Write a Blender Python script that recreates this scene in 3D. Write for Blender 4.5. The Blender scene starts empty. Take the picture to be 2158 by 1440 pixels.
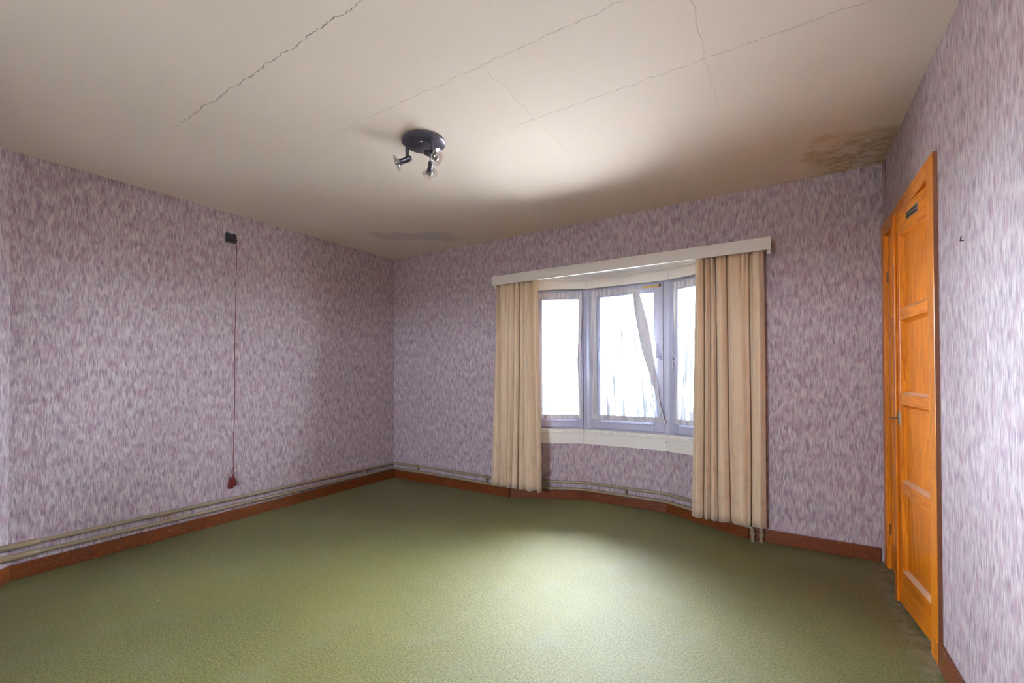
import bpy, math, random
from mathutils import Vector, Matrix

random.seed(7)
scene = bpy.context.scene
C = scene.collection

# ------------------------------------------------------------------ camera
YAW, PITCH, ROLL, CAMH = 0.5564, 0.0093, -0.0035, 1.25
fw = Vector((-math.sin(YAW)*math.cos(PITCH), math.cos(YAW)*math.cos(PITCH), math.sin(PITCH)))
rt = Vector((math.cos(YAW), math.sin(YAW), 0)); up = rt.cross(fw)
rt2 = math.cos(ROLL)*rt + math.sin(ROLL)*up; up2 = -math.sin(ROLL)*rt + math.cos(ROLL)*up
cd = bpy.data.cameras.new('camera'); cam = bpy.data.objects.new('camera', cd); C.objects.link(cam)
cd.sensor_width = 36; cd.lens = 921.2371/2158*36; cd.shift_y = 57.58/2158; cd.clip_start = 0.02
m3 = Matrix((rt2, up2, -fw)).transposed().to_4x4(); m3.translation = (0, 0, CAMH); cam.matrix_world = m3
scene.camera = cam

# ------------------------------------------------------------------ sky, sun, exposure
w = bpy.data.worlds.new('world'); scene.world = w; w.use_nodes = True
bg = w.node_tree.nodes['Background']
bg.inputs[0].default_value = (0.81, 0.905, 1.07, 1); bg.inputs[1].default_value = 72
sd = bpy.data.lights.new('sun', 'SUN'); sd.energy = 16.0; sd.angle = math.radians(74); sd.color = (1, .97, .93)
sun = bpy.data.objects.new('sun', sd); C.objects.link(sun)
SE, SA = math.radians(55), math.radians(-20)     # hazy sun: elevation, azimuth off the bay axis (from the left)
sun.rotation_euler = Vector((-math.sin(SA)*math.cos(SE), -math.cos(SA)*math.cos(SE), -math.sin(SE))).to_track_quat('-Z', 'Y').to_euler(); sun.location = (-6, 9, 5)
vs = scene.view_settings
vs.view_transform = 'Standard'; vs.look = 'None'; vs.gamma = 1; vs.use_curve_mapping = False
vs.exposure = 0.97
scene.display_settings.display_device = 'sRGB'
cy = scene.cycles
cy.max_bounces = 8; cy.diffuse_bounces = 6; cy.glossy_bounces = 3; cy.transmission_bounces = 3
cy.use_adaptive_sampling = True; cy.adaptive_threshold = .015; cy.transparent_max_bounces = 14; cy.caustics_reflective = False; cy.caustics_refractive = False
cy.sample_clamp_indirect = 12; cy.use_denoising = True

def portal(name, loc, normal, sx, sy):
    l = bpy.data.lights.new(name, 'AREA'); l.shape = 'RECTANGLE'; l.size = sx; l.size_y = sy
    l.cycles.is_portal = True
    o = bpy.data.objects.new(name, l); C.objects.link(o)
    o.location = loc; o.rotation_euler = Vector(normal).to_track_quat('-Z', 'Y').to_euler()
    return o

# ------------------------------------------------------------------ dimensions (metres)
XL, XR, YB, H = -4.0, 0.5615, 3.7316, 2.621
YC = 0.644                      # where the left wall turns into the chamfer
XS, YF = -3.3, -1.8             # wall behind the chamfer, front wall (behind the camera)
BAYL, BAYR = (-2.345, YB), (-0.23, YB)
KL, KR = (-1.685, 4.05), (-0.89, 4.05)          # kinks of the bay wall face
FL, FR, FY = -1.665, -0.872, 4.12               # kinks of the window frame face
SILL, BAYH = 0.692, 2.175

# ------------------------------------------------------------------ mesh helpers
class MB:
    def __init__(s): s.v = []; s.f = []
    def add(s, vs_, fs):
        n = len(s.v); s.v += [tuple(p) for p in vs_]; s.f += [tuple(i+n for i in f) for f in fs]; return s
    def frame(s, o, ax, ay, az, lo, hi):
        o, ax, ay, az = Vector(o), Vector(ax), Vector(ay), Vector(az)
        ps = []
        for z in (lo[2], hi[2]):
            for x, y in ((lo[0], lo[1]), (hi[0], lo[1]), (hi[0], hi[1]), (lo[0], hi[1])):
                ps.append(o + ax*x + ay*y + az*z)
        fs = [(0,3,2,1), (4,5,6,7), (0,1,5,4), (1,2,6,5), (2,3,7,6), (3,0,4,7)]
        if ax.cross(ay).dot(az) < 0: fs = [tuple(reversed(f)) for f in fs]
        return s.add(ps, fs)
    def box(s, lo, hi): return s.frame((0,0,0), (1,0,0), (0,1,0), (0,0,1), lo, hi)
    def prism(s, poly, z0, z1):
        n = len(poly); a = sum(poly[i][0]*poly[(i+1)%n][1]-poly[(i+1)%n][0]*poly[i][1] for i in range(n))
        if a < 0: poly = poly[::-1]
        ps = [(x, y, z0) for x, y in poly] + [(x, y, z1) for x, y in poly]
        fs = [tuple(range(n-1, -1, -1)), tuple(range(n, 2*n))] + [(i, (i+1)%n, n+(i+1)%n, n+i) for i in range(n)]
        return s.add(ps, fs)
    def tube(s, pts, r, seg=14, caps=True):
        pts = [Vector(p) for p in pts]; rs = r if isinstance(r, (list, tuple)) else [r]*len(pts)
        ring = []; prev = None
        for i, p in enumerate(pts):
            d = (pts[min(i+1, len(pts)-1)] - pts[max(i-1, 0)]).normalized()
            if prev is None:
                a = d.orthogonal().normalized()
            else:
                a = (prev - d*prev.dot(d)).normalized()
            prev = a; b = d.cross(a)
            k = 1.0
            if 0 < i < len(pts)-1:
                c = (pts[i]-pts[i-1]).normalized().dot(d); k = 1/max(c, .6)
            ring.append([p + (a*math.cos(2*math.pi*j/seg) + b*math.sin(2*math.pi*j/seg))*rs[i]*(k if False else 1) for j in range(seg)])
        vsx = [q for rr in ring for q in rr]; fs = []
        for i in range(len(pts)-1):
            for j in range(seg):
                fs.append((i*seg+j, i*seg+(j+1)%seg, (i+1)*seg+(j+1)%seg, (i+1)*seg+j))
        if caps: fs += [tuple(range(seg-1, -1, -1)), tuple((len(pts)-1)*seg+j for j in range(seg))]
        return s.add(vsx, fs)
    def lathe(s, o, axis, prof, seg=28, closed=False):
        o, z = Vector(o), Vector(axis).normalized(); x = z.orthogonal().normalized(); y = z.cross(x)
        vsx = [o + z*h + (x*math.cos(2*math.pi*j/seg) + y*math.sin(2*math.pi*j/seg))*r for r, h in prof for j in range(seg)]
        fs = []; n = len(prof)
        for i in range(n if closed else n-1):
            i2 = (i+1) % n
            for j in range(seg):
                fs.append((i*seg+j, i*seg+(j+1)%seg, i2*seg+(j+1)%seg, i2*seg+j))
        return s.add(vsx, fs)
    def build(s, name, mat=None, parent=None, smooth=False, bevel=0, label=None, cat=None, kind=None, group=None, uvdir=None, uvo=(0,0)):
        me = bpy.data.meshes.new(name); me.from_pydata(s.v, [], s.f); me.validate(); me.update()
        if smooth:
            me.polygons.foreach_set('use_smooth', [True]*len(me.polygons))
            try: me.set_sharp_from_angle(angle=math.radians(40))
            except Exception: pass
        if uvdir is not None:
            uv = me.uv_layers.new(name='UVMap')
            d = Vector((uvdir[0], uvdir[1], 0)).normalized()
            for l in me.loops:
                p = me.vertices[l.vertex_index].co
                uv.data[l.index].uv = (p.x*d.x + p.y*d.y + uvo[0], p.z + uvo[1])
        o = bpy.data.objects.new(name, me); C.objects.link(o)
        if mat: me.materials.append(mat)
        if parent: o.parent = parent; 
        if bevel:
            b = o.modifiers.new('bevel', 'BEVEL'); b.width = bevel; b.segments = 2; b.limit_method = 'ANGLE'
        return tag(o, label, cat, kind, group)

def tag(o, label=None, cat=None, kind=None, group=None):
    if label: o['label'] = label
    if cat: o['category'] = cat
    if kind: o['kind'] = kind
    if group: o['group'] = group
    return o
def empty(name, loc=(0,0,0), label=None, cat=None, kind=None, group=None):
    o = bpy.data.objects.new(name, None); C.objects.link(o); o.location = loc; o.empty_display_size = .05
    return tag(o, label, cat, kind, group)
def put(o, parent):                      # parent keeping world coordinates of the mesh
    o.parent = parent; o.matrix_parent_inverse = Matrix.Translation(-Vector(parent.location))
    return o

# ------------------------------------------------------------------ materials
def lin(*c):
    return tuple((x/255/12.92 if x/255 <= .04045 else ((x/255+.055)/1.055)**2.4) for x in c) + (1,)
class NT:
    def __init__(s, name):
        s.m = bpy.data.materials.new(name); s.m.use_nodes = True; s.t = s.m.node_tree; s.t.nodes.clear()
        s.out = s.t.nodes.new('ShaderNodeOutputMaterial')
    def n(s, typ, ins=None, **kw):
        nd = s.t.nodes.new('ShaderNode'+typ)
        for k, v in kw.items(): setattr(nd, k, v)
        for k, v in (ins or {}).items(): s.set(nd.inputs[k], v)
        return nd
    def set(s, sock, v):
        if isinstance(v, bpy.types.NodeSocket): s.t.links.new(v, sock)
        elif isinstance(v, bpy.types.Node): s.t.links.new(v.outputs[0], sock)
        else: sock.default_value = v
    def math(s, op, a, b=None, c=None, clamp=False):
        nd = s.n('Math', operation=op, use_clamp=clamp); s.set(nd.inputs[0], a)
        if b is not None: s.set(nd.inputs[1], b)
        if c is not None: s.set(nd.inputs[2], c)
        return nd.outputs[0]
    def ramp(s, v, lo, hi, a=0., b=1.):
        nd = s.n('MapRange', {0: v, 1: lo, 2: hi, 3: a, 4: b}, interpolation_type='SMOOTHSTEP'); return nd.outputs[0]
    def mix(s, f, a, b, blend='MIX'):
        nd = s.n('Mix', data_type='RGBA', blend_type=blend); s.set(nd.inputs[0], f); s.set(nd.inputs[6], a); s.set(nd.inputs[7], b)
        return nd.outputs[2]
    def xyz(s, x, y, z=0.):
        return s.n('CombineXYZ', {0: x, 1: y, 2: z}).outputs[0]
    def noise(s, vec, scale=1., detail=2., rough=.5, dist=0.):
        return s.n('TexNoise', {'Vector': vec, 'Scale': scale, 'Detail': detail, 'Roughness': rough, 'Distortion': dist}).outputs[0]
    def pos(s):
        return s.n('NewGeometry').outputs['Position']
    def obj(s):
        return s.n('TexCoord').outputs['Object']
    def sep(s, v):
        nd = s.n('SeparateXYZ', {0: v}); return nd.outputs
    def bump(s, h, strength=.3, dist=.002):
        return s.n('Bump', {'Height': h, 'Strength': strength, 'Distance': dist}).outputs[0]
    def bsdf(s, color, rough=.6, normal=None, **kw):
        b = s.n('BsdfPrincipled'); s.set(b.inputs['Base Color'], color); s.set(b.inputs['Roughness'], rough)
        if normal is not None: s.set(b.inputs['Normal'], normal)
        for k, v in kw.items(): s.set(b.inputs[k.replace('_', ' ')], v)
        return b
    def done(s, sh):
        s.t.links.new(sh.outputs[0] if isinstance(sh, bpy.types.Node) else sh, s.out.inputs[0]); return s.m

def wallpaper():
    t = NT('streaked_wallpaper'); uv = t.n('TexCoord').outputs['UV']; u, v, _ = t.sep(uv)
    col = t.noise(t.xyz(t.math('MULTIPLY', u, 210), t.math('MULTIPLY', v, 4)), 1, 2, .6)
    v2 = t.math('ADD', v, t.math('MULTIPLY', t.math('SUBTRACT', col, .5), .10))
    U = lambda k, o=0.: t.math('MULTIPLY_ADD', u, k, o)
    V = lambda k, o=0.: t.math('MULTIPLY_ADD', v2, k, o)
    clump = t.ramp(t.noise(t.xyz(U(46), V(17)), 1, 1.5, .5), .53, .70)
    mauve = t.ramp(t.noise(t.xyz(U(19, 40), V(11, 3)), 1, 2, .6), .48, .66)
    pale = t.ramp(t.noise(t.xyz(U(40, 90), V(15, 31)), 1, 2, .6), .50, .66)
    streak = t.noise(t.xyz(U(210, 5), t.math('MULTIPLY', v, 14)), 1, 2, .6)
    c = t.mix(t.ramp(streak, .3, .7), lin(146, 126, 134), lin(200, 183, 184))
    c = t.mix(t.math('MULTIPLY', mauve, .45), c, lin(158, 114, 132))
    c = t.mix(t.math('MULTIPLY', pale, .45), c, lin(212, 202, 198))
    c = t.mix(t.math('MULTIPLY', clump, .5), c, lin(108, 96, 108))
    b = t.bump(streak, .25, .001)
    return t.done(t.bsdf(c, .62, b, Specular_IOR_Level=.25))

def carpet():
    t = NT('green_carpet'); p = t.pos()
    fine = t.noise(p, 210, 2, .7); fine2 = t.noise(p, 110, 5, .85); big = t.noise(p, 1.1, 3, .55); med = t.noise(p, 4.5, 3, .6)
    c = t.mix(t.ramp(fine2, .33, .67), lin(52, 50, 9), lin(124, 119, 48))
    c = t.mix(t.math('MULTIPLY', t.ramp(fine, .50, .70), .6), c, lin(36, 38, 10))
    c = t.mix(t.math('MULTIPLY', t.ramp(big, .42, .66), .30), c, lin(110, 104, 22))
    c = t.mix(t.math('MULTIPLY', t.ramp(med, .50, .75), .22), c, lin(106, 104, 86))
    x, y, z = t.sep(p)
    # grubby dust along the right wall
    edge = t.math('MULTIPLY', t.ramp(x, .42, .56), t.ramp(t.noise(p, 14, 3, .6), .38, .62))
    c = t.mix(t.math('MULTIPLY', edge, .6), c, lin(150, 140, 125))
    # lint specks
    vor = t.n('TexVoronoi', {'Vector': p, 'Scale': 9.}); sp = t.math('MULTIPLY', t.ramp(vor.outputs['Distance'], .022, .04, 1, 0), t.ramp(t.noise(p, 1.7, 2), .52, .6))
    c = t.mix(t.math('MULTIPLY', sp, .8), c, lin(225, 220, 205))
    b = t.bump(t.math('ADD', fine, fine2), .4, .002)
    return t.done(t.bsdf(c, .70, b, Sheen_Weight=.05, Sheen_Roughness=.5, Specular_IOR_Level=.58))

CRACKS = [(1.063, -3.0, -1.2, 1.0), (1.575, -2.3, -.4, .55), (2.06, -1.6, .5, .6), (2.567, -3.1, -.3, .28)]
def ceiling_mat():
    t = NT('cracked_ceiling_paint'); p = t.pos(); x, y, z = t.sep(p)
    big = t.noise(p, .9, 3, .55)
    c = t.mix(big, lin(231, 216, 202), lin(236, 223, 212))
    jag = t.math('MULTIPLY', t.math('SUBTRACT', t.noise(t.xyz(t.math('MULTIPLY', x, 9), 0.), 1, 6, .72), .5), .085)
    jag2 = t.math('MULTIPLY', t.math('SUBTRACT', t.noise(t.xyz(t.math('MULTIPLY', y, 7), 5.), 1, 4, .65), .5), .08)
    wv = t.noise(t.xyz(t.math('MULTIPLY', x, 22), 9.), 1, 3, .7)
    tot = None
    for yc, x0, x1, wgt in CRACKS:
        d = t.math('ABSOLUTE', t.math('SUBTRACT', t.math('ADD', y, jag if wgt > .5 else t.math('MULTIPLY', jag, .35)), yc))
        wd = t.math('MULTIPLY', t.ramp(wv, .38, .68, .0012, .0055), wgt)
        m = t.math('SUBTRACT', 1., t.math('DIVIDE', d, wd), clamp=True)
        m = t.math('MULTIPLY', m, t.math('MULTIPLY', t.ramp(x, x0, x0+.5), t.ramp(x, x1-.3, x1+.1, 1, 0.6)))
        m = t.math('MULTIPLY', m, min(1., wgt*1.3))
        tot = m if tot is None else t.math('MAXIMUM', tot, m)
    for xc, y0, y1 in ((-.28, 1.70, 2.5), (-1.13, 1.62, 2.5), (-1.75, 2.57, 3.1)):
        d = t.math('ABSOLUTE', t.math('SUBTRACT', t.math('ADD', x, jag2), xc))
        m = t.math('SUBTRACT', 1., t.math('DIVIDE', d, .0022), clamp=True)
        m = t.math('MULTIPLY', m, t.math('MULTIPLY', t.math('GREATER_THAN', y, y0), t.math('LESS_THAN', y, y1)))
        tot = t.math('MAXIMUM', tot, t.math('MULTIPLY', m, .22))
    # damp stain in the corner over the doors
    n1 = t.math('SUBTRACT', t.noise(p, 6, 5, .65), .5)
    sx = t.math('ADD', x, t.math('MULTIPLY', n1, .34)); sy = t.math('ADD', y, t.math('MULTIPLY', n1, .5))
    st = t.math('MULTIPLY', t.ramp(sx, .10, .17), t.ramp(t.math('MULTIPLY_ADD', sx, -.25, sy), 3.0, 3.10))
    st = t.math('MULTIPLY', st, t.ramp(t.math('MULTIPLY_ADD', x, -.62, y), 3.36, 3.45, 1, .35))
    blot = t.ramp(t.noise(p, 9, 6, .7), .40, .62)
    c = t.mix(t.math('MULTIPLY', st, t.math('MULTIPLY_ADD', blot, .55, .15)), c, lin(196, 160, 112))
    rot = t.math('MULTIPLY', t.ramp(t.math('MULTIPLY_ADD', n1, .5, t.math('MULTIPLY_ADD', x, .5, y)), 3.40, 3.62), t.ramp(sx, .16, .30))
    c = t.mix(t.math('MULTIPLY', rot, t.ramp(t.noise(p, 22, 6, .75), .42, .62, .08, .62)), c, lin(134, 106, 78))
    # faint lavender patch in the far left corner
    n2 = t.math('MULTIPLY', t.math('SUBTRACT', t.noise(p, 4, 3, .5), .5), .25)
    e = t.math('ABSOLUTE', t.math('SUBTRACT', t.math('ADD', t.math('MULTIPLY_ADD', x, -.62, y), n2), 5.15))
    pt = t.math('MULTIPLY', t.ramp(e, .13, .16, 1, 0), t.math('MULTIPLY', t.ramp(x, -3.5, -3.42), t.ramp(x, -2.85, -2.7, 1, 0)))
    c = t.mix(t.math('MULTIPLY', pt, .4), c, lin(180, 168, 184))
    c = t.mix(t.math('MULTIPLY', tot, .85), c, lin(92, 76, 60))
    rough = t.math('MULTIPLY', t.noise(p, 30, 4, .6), rot)
    hgt = t.math('ADD', t.math('MULTIPLY', tot, -1.), t.math('ADD', t.math('MULTIPLY', rough, .9), t.math('MULTIPLY', big, 1.5)))
    return t.done(t.bsdf(c, .7, t.bump(hgt, .6, .006), Specular_IOR_Level=.2))

def wood(name, a, b, axis, scale=1., rough=.32, dust=False, coat=.08):
    t = NT(name); o = t.obj(); x, y, z = t.sep(o)
    rnd = t.n('ObjectInfo').outputs['Random']
    off = t.math('MULTIPLY', rnd, 17.)
    s1, s2 = 26*scale, 1.6*scale
    k = {'z': (s1, s1, s2), 'y': (s1, s2, s1), 'x': (s2, s1, s1)}[axis]
    vec = t.xyz(t.math('MULTIPLY_ADD', x, k[0], off), t.math('MULTIPLY_ADD', y, k[1], off), t.math('MULTIPLY', z, k[2]))
    n = t.noise(vec, .32, 3, .55, .9)
    ring = t.math('FRACT', t.math('MULTIPLY', n, 11.))
    ring = t.math('MULTIPLY', ring, ring)
    pores = t.noise(vec, 5, 2, .6)
    c = t.mix(t.math('MULTIPLY', ring, .75), a, b)
    c = t.mix(t.math('MULTIPLY', t.ramp(pores, .5, .75), .3), c, b)
    c = t.mix(t.math('MULTIPLY', t.ramp(t.noise(o, 3.2, 2, .5), .4, .7), .25), c, b)
    if dust:
        nz = t.sep(t.n('NewGeometry').outputs['Normal'])[2]
        c = t.mix(t.math('MULTIPLY', t.ramp(nz, .5, .8), .7), c, lin(205, 175, 150))
    return t.done(t.bsdf(c, rough, t.bump(ring, .12, .001), Coat_Weight=coat, Coat_Roughness=.18, Specular_IOR_Level=.3))

def grained_baseboard():
    t = NT('grained_brown_baseboard'); p = t.pos(); x, y, z = t.sep(p)
    s = t.math('ADD', x, y)
    vec = t.xyz(t.math('MULTIPLY', s, 5), t.math('MULTIPLY', z, 26), t.math('MULTIPLY', t.math('SUBTRACT', x, y), 3))
    n = t.noise(vec, 1, 3, .55, 1.4); r = t.math('FRACT', t.math('MULTIPLY', n, 9)); ln = t.ramp(r, .80, .97)
    c = t.mix(t.noise(p, 6, 3, .6), lin(118, 56, 18), lin(86, 38, 10))
    c = t.mix(t.math('MULTIPLY', ln, .55), c, lin(178, 104, 50))
    c = t.mix(t.math('MULTIPLY', t.ramp(t.noise(p, 60, 2), .6, .75), .4), c, lin(62, 28, 14))
    return t.done(t.bsdf(c, .38, Coat_Weight=.2, Coat_Roughness=.2))

def plain(name, col, rough=.5, metallic=0., grain=.06, scale=40, **kw):
    t = NT(name); n = t.noise(t.obj(), scale, 3, .6)
    dark = tuple(max(0, x*(1-grain*2.5)) for x in col[:3]) + (1,)
    return t.done(t.bsdf(t.mix(n, dark, col), rough, t.bump(n, .08, .001), Metallic=metallic, **kw))

def fabric(name, a, b, transl=.2):
    t = NT(name); p = t.obj()
    wv = t.noise(p, 420, 2, .6); x, y, z = t.sep(p)
    n = t.noise(t.xyz(t.math('MULTIPLY', x, 30), t.math('MULTIPLY', y, 30), t.math('MULTIPLY', z, 2.5)), 1, 4, .6)
    c = t.mix(t.ramp(n, .35, .7), a, b)
    dirt = t.math('MULTIPLY', t.ramp(z, .2, 1.2, 1, 0), t.ramp(t.noise(p, 11, 5, .7), .48, .72))
    c = t.mix(t.math('MULTIPLY', dirt, .3), c, lin(140, 98, 76))
    pr = t.bsdf(c, .9, t.bump(wv, .3, .001), Sheen_Weight=.25, Specular_IOR_Level=.15)
    tr = t.n('BsdfTranslucent'); t.set(tr.inputs[0], c)
    mx = t.n('MixShader', {0: transl}); t.set(mx.inputs[1], pr.outputs[0]); t.set(mx.inputs[2], tr.outputs[0])
    return t.done(mx)

def net_fabric(name='sheer_net_fabric', bias=0., base=.08):
    t = NT(name); uv = t.n('TexCoord').outputs['UV']; u, v, _ = t.sep(uv)     # u in metres, v 0 top .. 1 hem
    fold = t.noise(t.xyz(t.math('MULTIPLY', u, 62), t.math('MULTIPLY', v, 1.6)), 1, 2.5, .6)
    wide = t.noise(t.xyz(t.math('MULTIPLY_ADD', u, 9, 3.1), t.math('MULTIPLY', v, 2.2)), 1, 1, .5)
    low = t.ramp(v, .22, .34, -.22, .0); foot = t.ramp(v, .80, .98, 0., .05)
    k = t.math('ADD', t.math('ADD', fold, low), t.math('ADD', foot, t.math('MULTIPLY', t.math('SUBTRACT', wide, .5), .75)))
    dens = t.math('ADD', t.ramp(k, .565-bias, .60-bias, 0., 1-base), base, clamp=True)
    dens = t.math('MINIMUM', dens, 1.)
    df = t.n('BsdfDiffuse'); t.set(df.inputs[0], lin(208, 214, 222))
    tr = t.n('BsdfTranslucent'); t.set(tr.inputs[0], lin(222, 226, 232))
    tp = t.n('BsdfTransparent')
    m1 = t.n('MixShader', {0: .0062}); t.set(m1.inputs[1], df.outputs[0]); t.set(m1.inputs[2], tr.outputs[0])
    m2 = t.n('MixShader', {0: dens}); t.set(m2.inputs[1], tp.outputs[0]); t.set(m2.inputs[2], m1.outputs[0])
    return t.done(m2)

def pane_glass():
    t = NT('window_glass')
    tp = t.n('BsdfTransparent'); tp.inputs[0].default_value = (.95, .97, .97, 1)
    gl = t.n('BsdfGlossy'); gl.inputs[1].default_value = .02
    fr = t.n('Fresnel', {0: 1.45})
    m = t.n('MixShader', {0: fr.outputs[0]}); t.set(m.inputs[1], tp.outputs[0]); t.set(m.inputs[2], gl.outputs[0])
    return t.done(m)

def marble():
    t = NT('pale_marble_sill'); p = t.pos()
    n = t.noise(p, 5, 6, .65, 2.2); v = t.ramp(t.math('ABSOLUTE', t.math('SUBTRACT', n, .5)), 0., .06, 1, 0)
    c = t.mix(t.math('MULTIPLY', v, .35), lin(226, 220, 210), lin(165, 155, 148))
    return t.done(t.bsdf(c, .3))

def dense_net(name='gathered_net_fabric', tl=.0014):
    t = NT(name); o = t.obj(); x, y, z = t.sep(o)
    n = t.noise(t.xyz(t.math('MULTIPLY', x, 60), t.math('MULTIPLY', y, 60), t.math('MULTIPLY', z, 3)), 1, 3, .6)
    c = t.mix(n, lin(168, 164, 172), lin(216, 212, 216))
    pr = t.bsdf(c, .9, t.bump(n, .4, .002), Specular_IOR_Level=.1)
    tr = t.n('BsdfTranslucent'); t.set(tr.inputs[0], c)
    mx = t.n('MixShader', {0: tl}); t.set(mx.inputs[1], pr.outputs[0]); t.set(mx.inputs[2], tr.outputs[0])
    return t.done(mx)
M = dict(dense=dense_net(), flap=dense_net('thin_net_flap', .0045), 
    wp=wallpaper(), carpet=carpet(), ceil=ceiling_mat(), base=grained_baseboard(),
    pine_v=wood('varnished_pine_upright', lin(226, 134, 22), lin(168, 80, 10), 'z', dust=True),
    pine_h=wood('varnished_pine_rail', lin(226, 134, 22), lin(168, 80, 10), 'y', dust=True),
    casing=wood('varnished_casing', lin(220, 132, 24), lin(176, 92, 14), 'z'),
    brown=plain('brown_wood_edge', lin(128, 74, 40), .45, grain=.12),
    white=plain('white_painted_wood', lin(224, 217, 210), .45, grain=.02),
    pvc=plain('white_window_plastic', lin(170, 168, 186), .32, grain=.02),
    marble=marble(), net=net_fabric('sheer_net_fabric', .02), net_thin=net_fabric('thin_net_fabric', -.09, .03), net_thick=net_fabric('thick_net_fabric', .03, .18), glass=pane_glass(),
    velvet=fabric('beige_velvet_curtain', lin(218, 192, 162), lin(208, 178, 146), .03),
    pipe=plain('beige_painted_pipe', lin(152, 132, 106), .35, grain=.05, scale=60),
    black=plain('black_plastic', lin(38, 35, 38), .4),
    gun=plain('dark_gunmetal', lin(92, 87, 98), .32, .6, grain=.1),
    chrome=plain('chrome', lin(205, 205, 210), .15, 1.),
    steel=plain('dull_steel', lin(160, 155, 145), .35, .8),
    red=plain('dark_red_cord', lin(120, 28, 18), .85, grain=.25, scale=300),
    tape=plain('yellowed_tape', lin(206, 164, 70), .6, grain=.15),
    rust=plain('rust_brown', lin(90, 45, 25), .8, grain=.2),
    plaster=plain('white_plaster', lin(232, 226, 220), .8, grain=.02),
    dark=plain('closet_interior', lin(120, 90, 66), .8),
    silver=plain('silvered_bulb_tip', lin(215, 210, 210), .18, .9),
    bounce_ground=plain('pale_bounce_paving', lin(240, 234, 226), .9, grain=.03, scale=6),  # pale concrete outside, made extra light to throw daylight up at the ceiling
)
def bulb_glass():
    t = NT('clear_lamp_glass')
    tp = t.n('BsdfTransparent'); tp.inputs[0].default_value = (.93, .92, .88, 1)
    gl = t.n('BsdfGlossy'); gl.inputs[0].default_value = (.95, .95, 1, 1); gl.inputs[1].default_value = .12
    df = t.n('BsdfDiffuse'); df.inputs[0].default_value = (.9, .9, .95, 1)
    g2 = t.n('MixShader', {0: .5}); t.set(g2.inputs[1], gl.outputs[0]); t.set(g2.inputs[2], df.outputs[0])
    m = t.n('MixShader', {0: .34}); t.set(m.inputs[1], tp.outputs[0]); t.set(m.inputs[2], g2.outputs[0])
    return t.done(m)
M['lampglass'] = bulb_glass()

# ------------------------------------------------------------------ shell
def wall(name, A, B, z0, z1, thick, label, openings=(), mat='wp', uvo=(0, 0)):
    """slab whose room face runs A -> B with the room on the left of the direction A->B"""
    A, B = Vector(A), Vector(B); d = (B-A); L = d.length; d.normalize(); out = Vector((d.y, -d.x))
    us = sorted({0., L} | {u for o in openings for u in o[:2]}); zs = sorted({z0, z1} | {z for o in openings for z in o[2:4]})
    mb = MB()
    for i in range(len(us)-1):
        for j in range(len(zs)-1):
            um, zm = (us[i]+us[i+1])/2, (zs[j]+zs[j+1])/2
            if any(o[0] < um < o[1] and o[2] < zm < o[3] for o in openings): continue
            mb.frame((A.x, A.y, 0), (d.x, d.y, 0), (out.x, out.y, 0), (0, 0, 1), (us[i], 0, zs[j]), (us[i+1], thick, zs[j+1]))
    return mb.build(name, M[mat], uvdir=d, uvo=uvo, label=label, cat='wall', kind='structure')

T = .12
# going round with the room on the left: back wall runs from right to left, left wall from back to front ...
wall('wall_back', (XR+T, YB), (XL-T, YB), 0, H+.1, T, 'mauve streaked wallpaper wall around the bay window',
     [(XR+T-BAYR[0], XR+T-BAYL[0], -1, BAYH)], uvo=(3, 0))
wall('wall_left', (XL, YB), (XL, YC-.12), 0, H+.1, T, 'long mauve streaked wallpaper wall with the pull cord')
wall('wall_left_chamfer', (XL, YC), (XS, YC-(XS-XL)), 0, H+.1, T, 'angled strip of wallpapered wall at the left picture edge', uvo=(7, .4))
ys = YC-(XS-XL)
wall('wall_left_front', (XS, ys), (XS, YF-T), 0, H+.1, T, 'wallpapered side wall behind the viewer', uvo=(1, .2))
wall('wall_front', (XS, YF), (XR+T, YF), 0, H+.1, T, 'wallpapered front wall behind the viewer with an opening added for fill light', [(1.6, 2.5, 1.3, 1.9)], uvo=(5, .2))
DY0, DY1, DH = 2.63, 3.625, 2.125
wall('wall_right', (XR, YF), (XR, YB), 0, H+.1, T, 'wallpapered wall with the wooden closet doors', [(DY0-YF, DY1-YF, -1, DH)], uvo=(2, .13))
# bay walls below the sill
wall('wall_bay_left', KL, BAYL, 0, SILL-.04, T, 'wallpapered left facet under the bay window', uvo=(4, 0))
wall('wall_bay_center', KR, KL, 0, SILL-.04, T, 'wallpapered middle facet under the bay window', uvo=(6, 0))
wall('wall_bay_right', BAYR, KR, 0, SILL-.04, T, 'wallpapered right facet under the bay window', uvo=(9, 0))

MB().box((XL-.2, YF-.2, -.1), (1.3, 4.35, 0)).build('floor', M['carpet'], label='worn olive green carpet floor', cat='floor', kind='structure')
MB().box((XL-.2, YF-.2, H), (1.3, YB+T, H+.12)).build('ceiling', M['ceil'], label='cracked cream ceiling with damp stains', cat='ceiling', kind='structure')
MB().prism([(BAYL[0]+.001, YB+.002), (BAYR[0]-.001, YB+.002), (BAYR[0]+.1, 3.95), (KR[0]+.1, 4.35), (KL[0]-.1, 4.35), (BAYL[0]-.1, 3.95)], BAYH-.0015, BAYH+.15).build(
    'ceiling_bay', M['plaster'], label='white ceiling of the bay behind the pelmet', cat='ceiling', kind='structure')
MB().box((-40, -40, -.5), (40, 60, -.4)).build('ground', M['bounce_ground'], label='pale paved ground outside, lightened to bounce daylight onto the ceiling', cat='ground', kind='structure')
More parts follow.
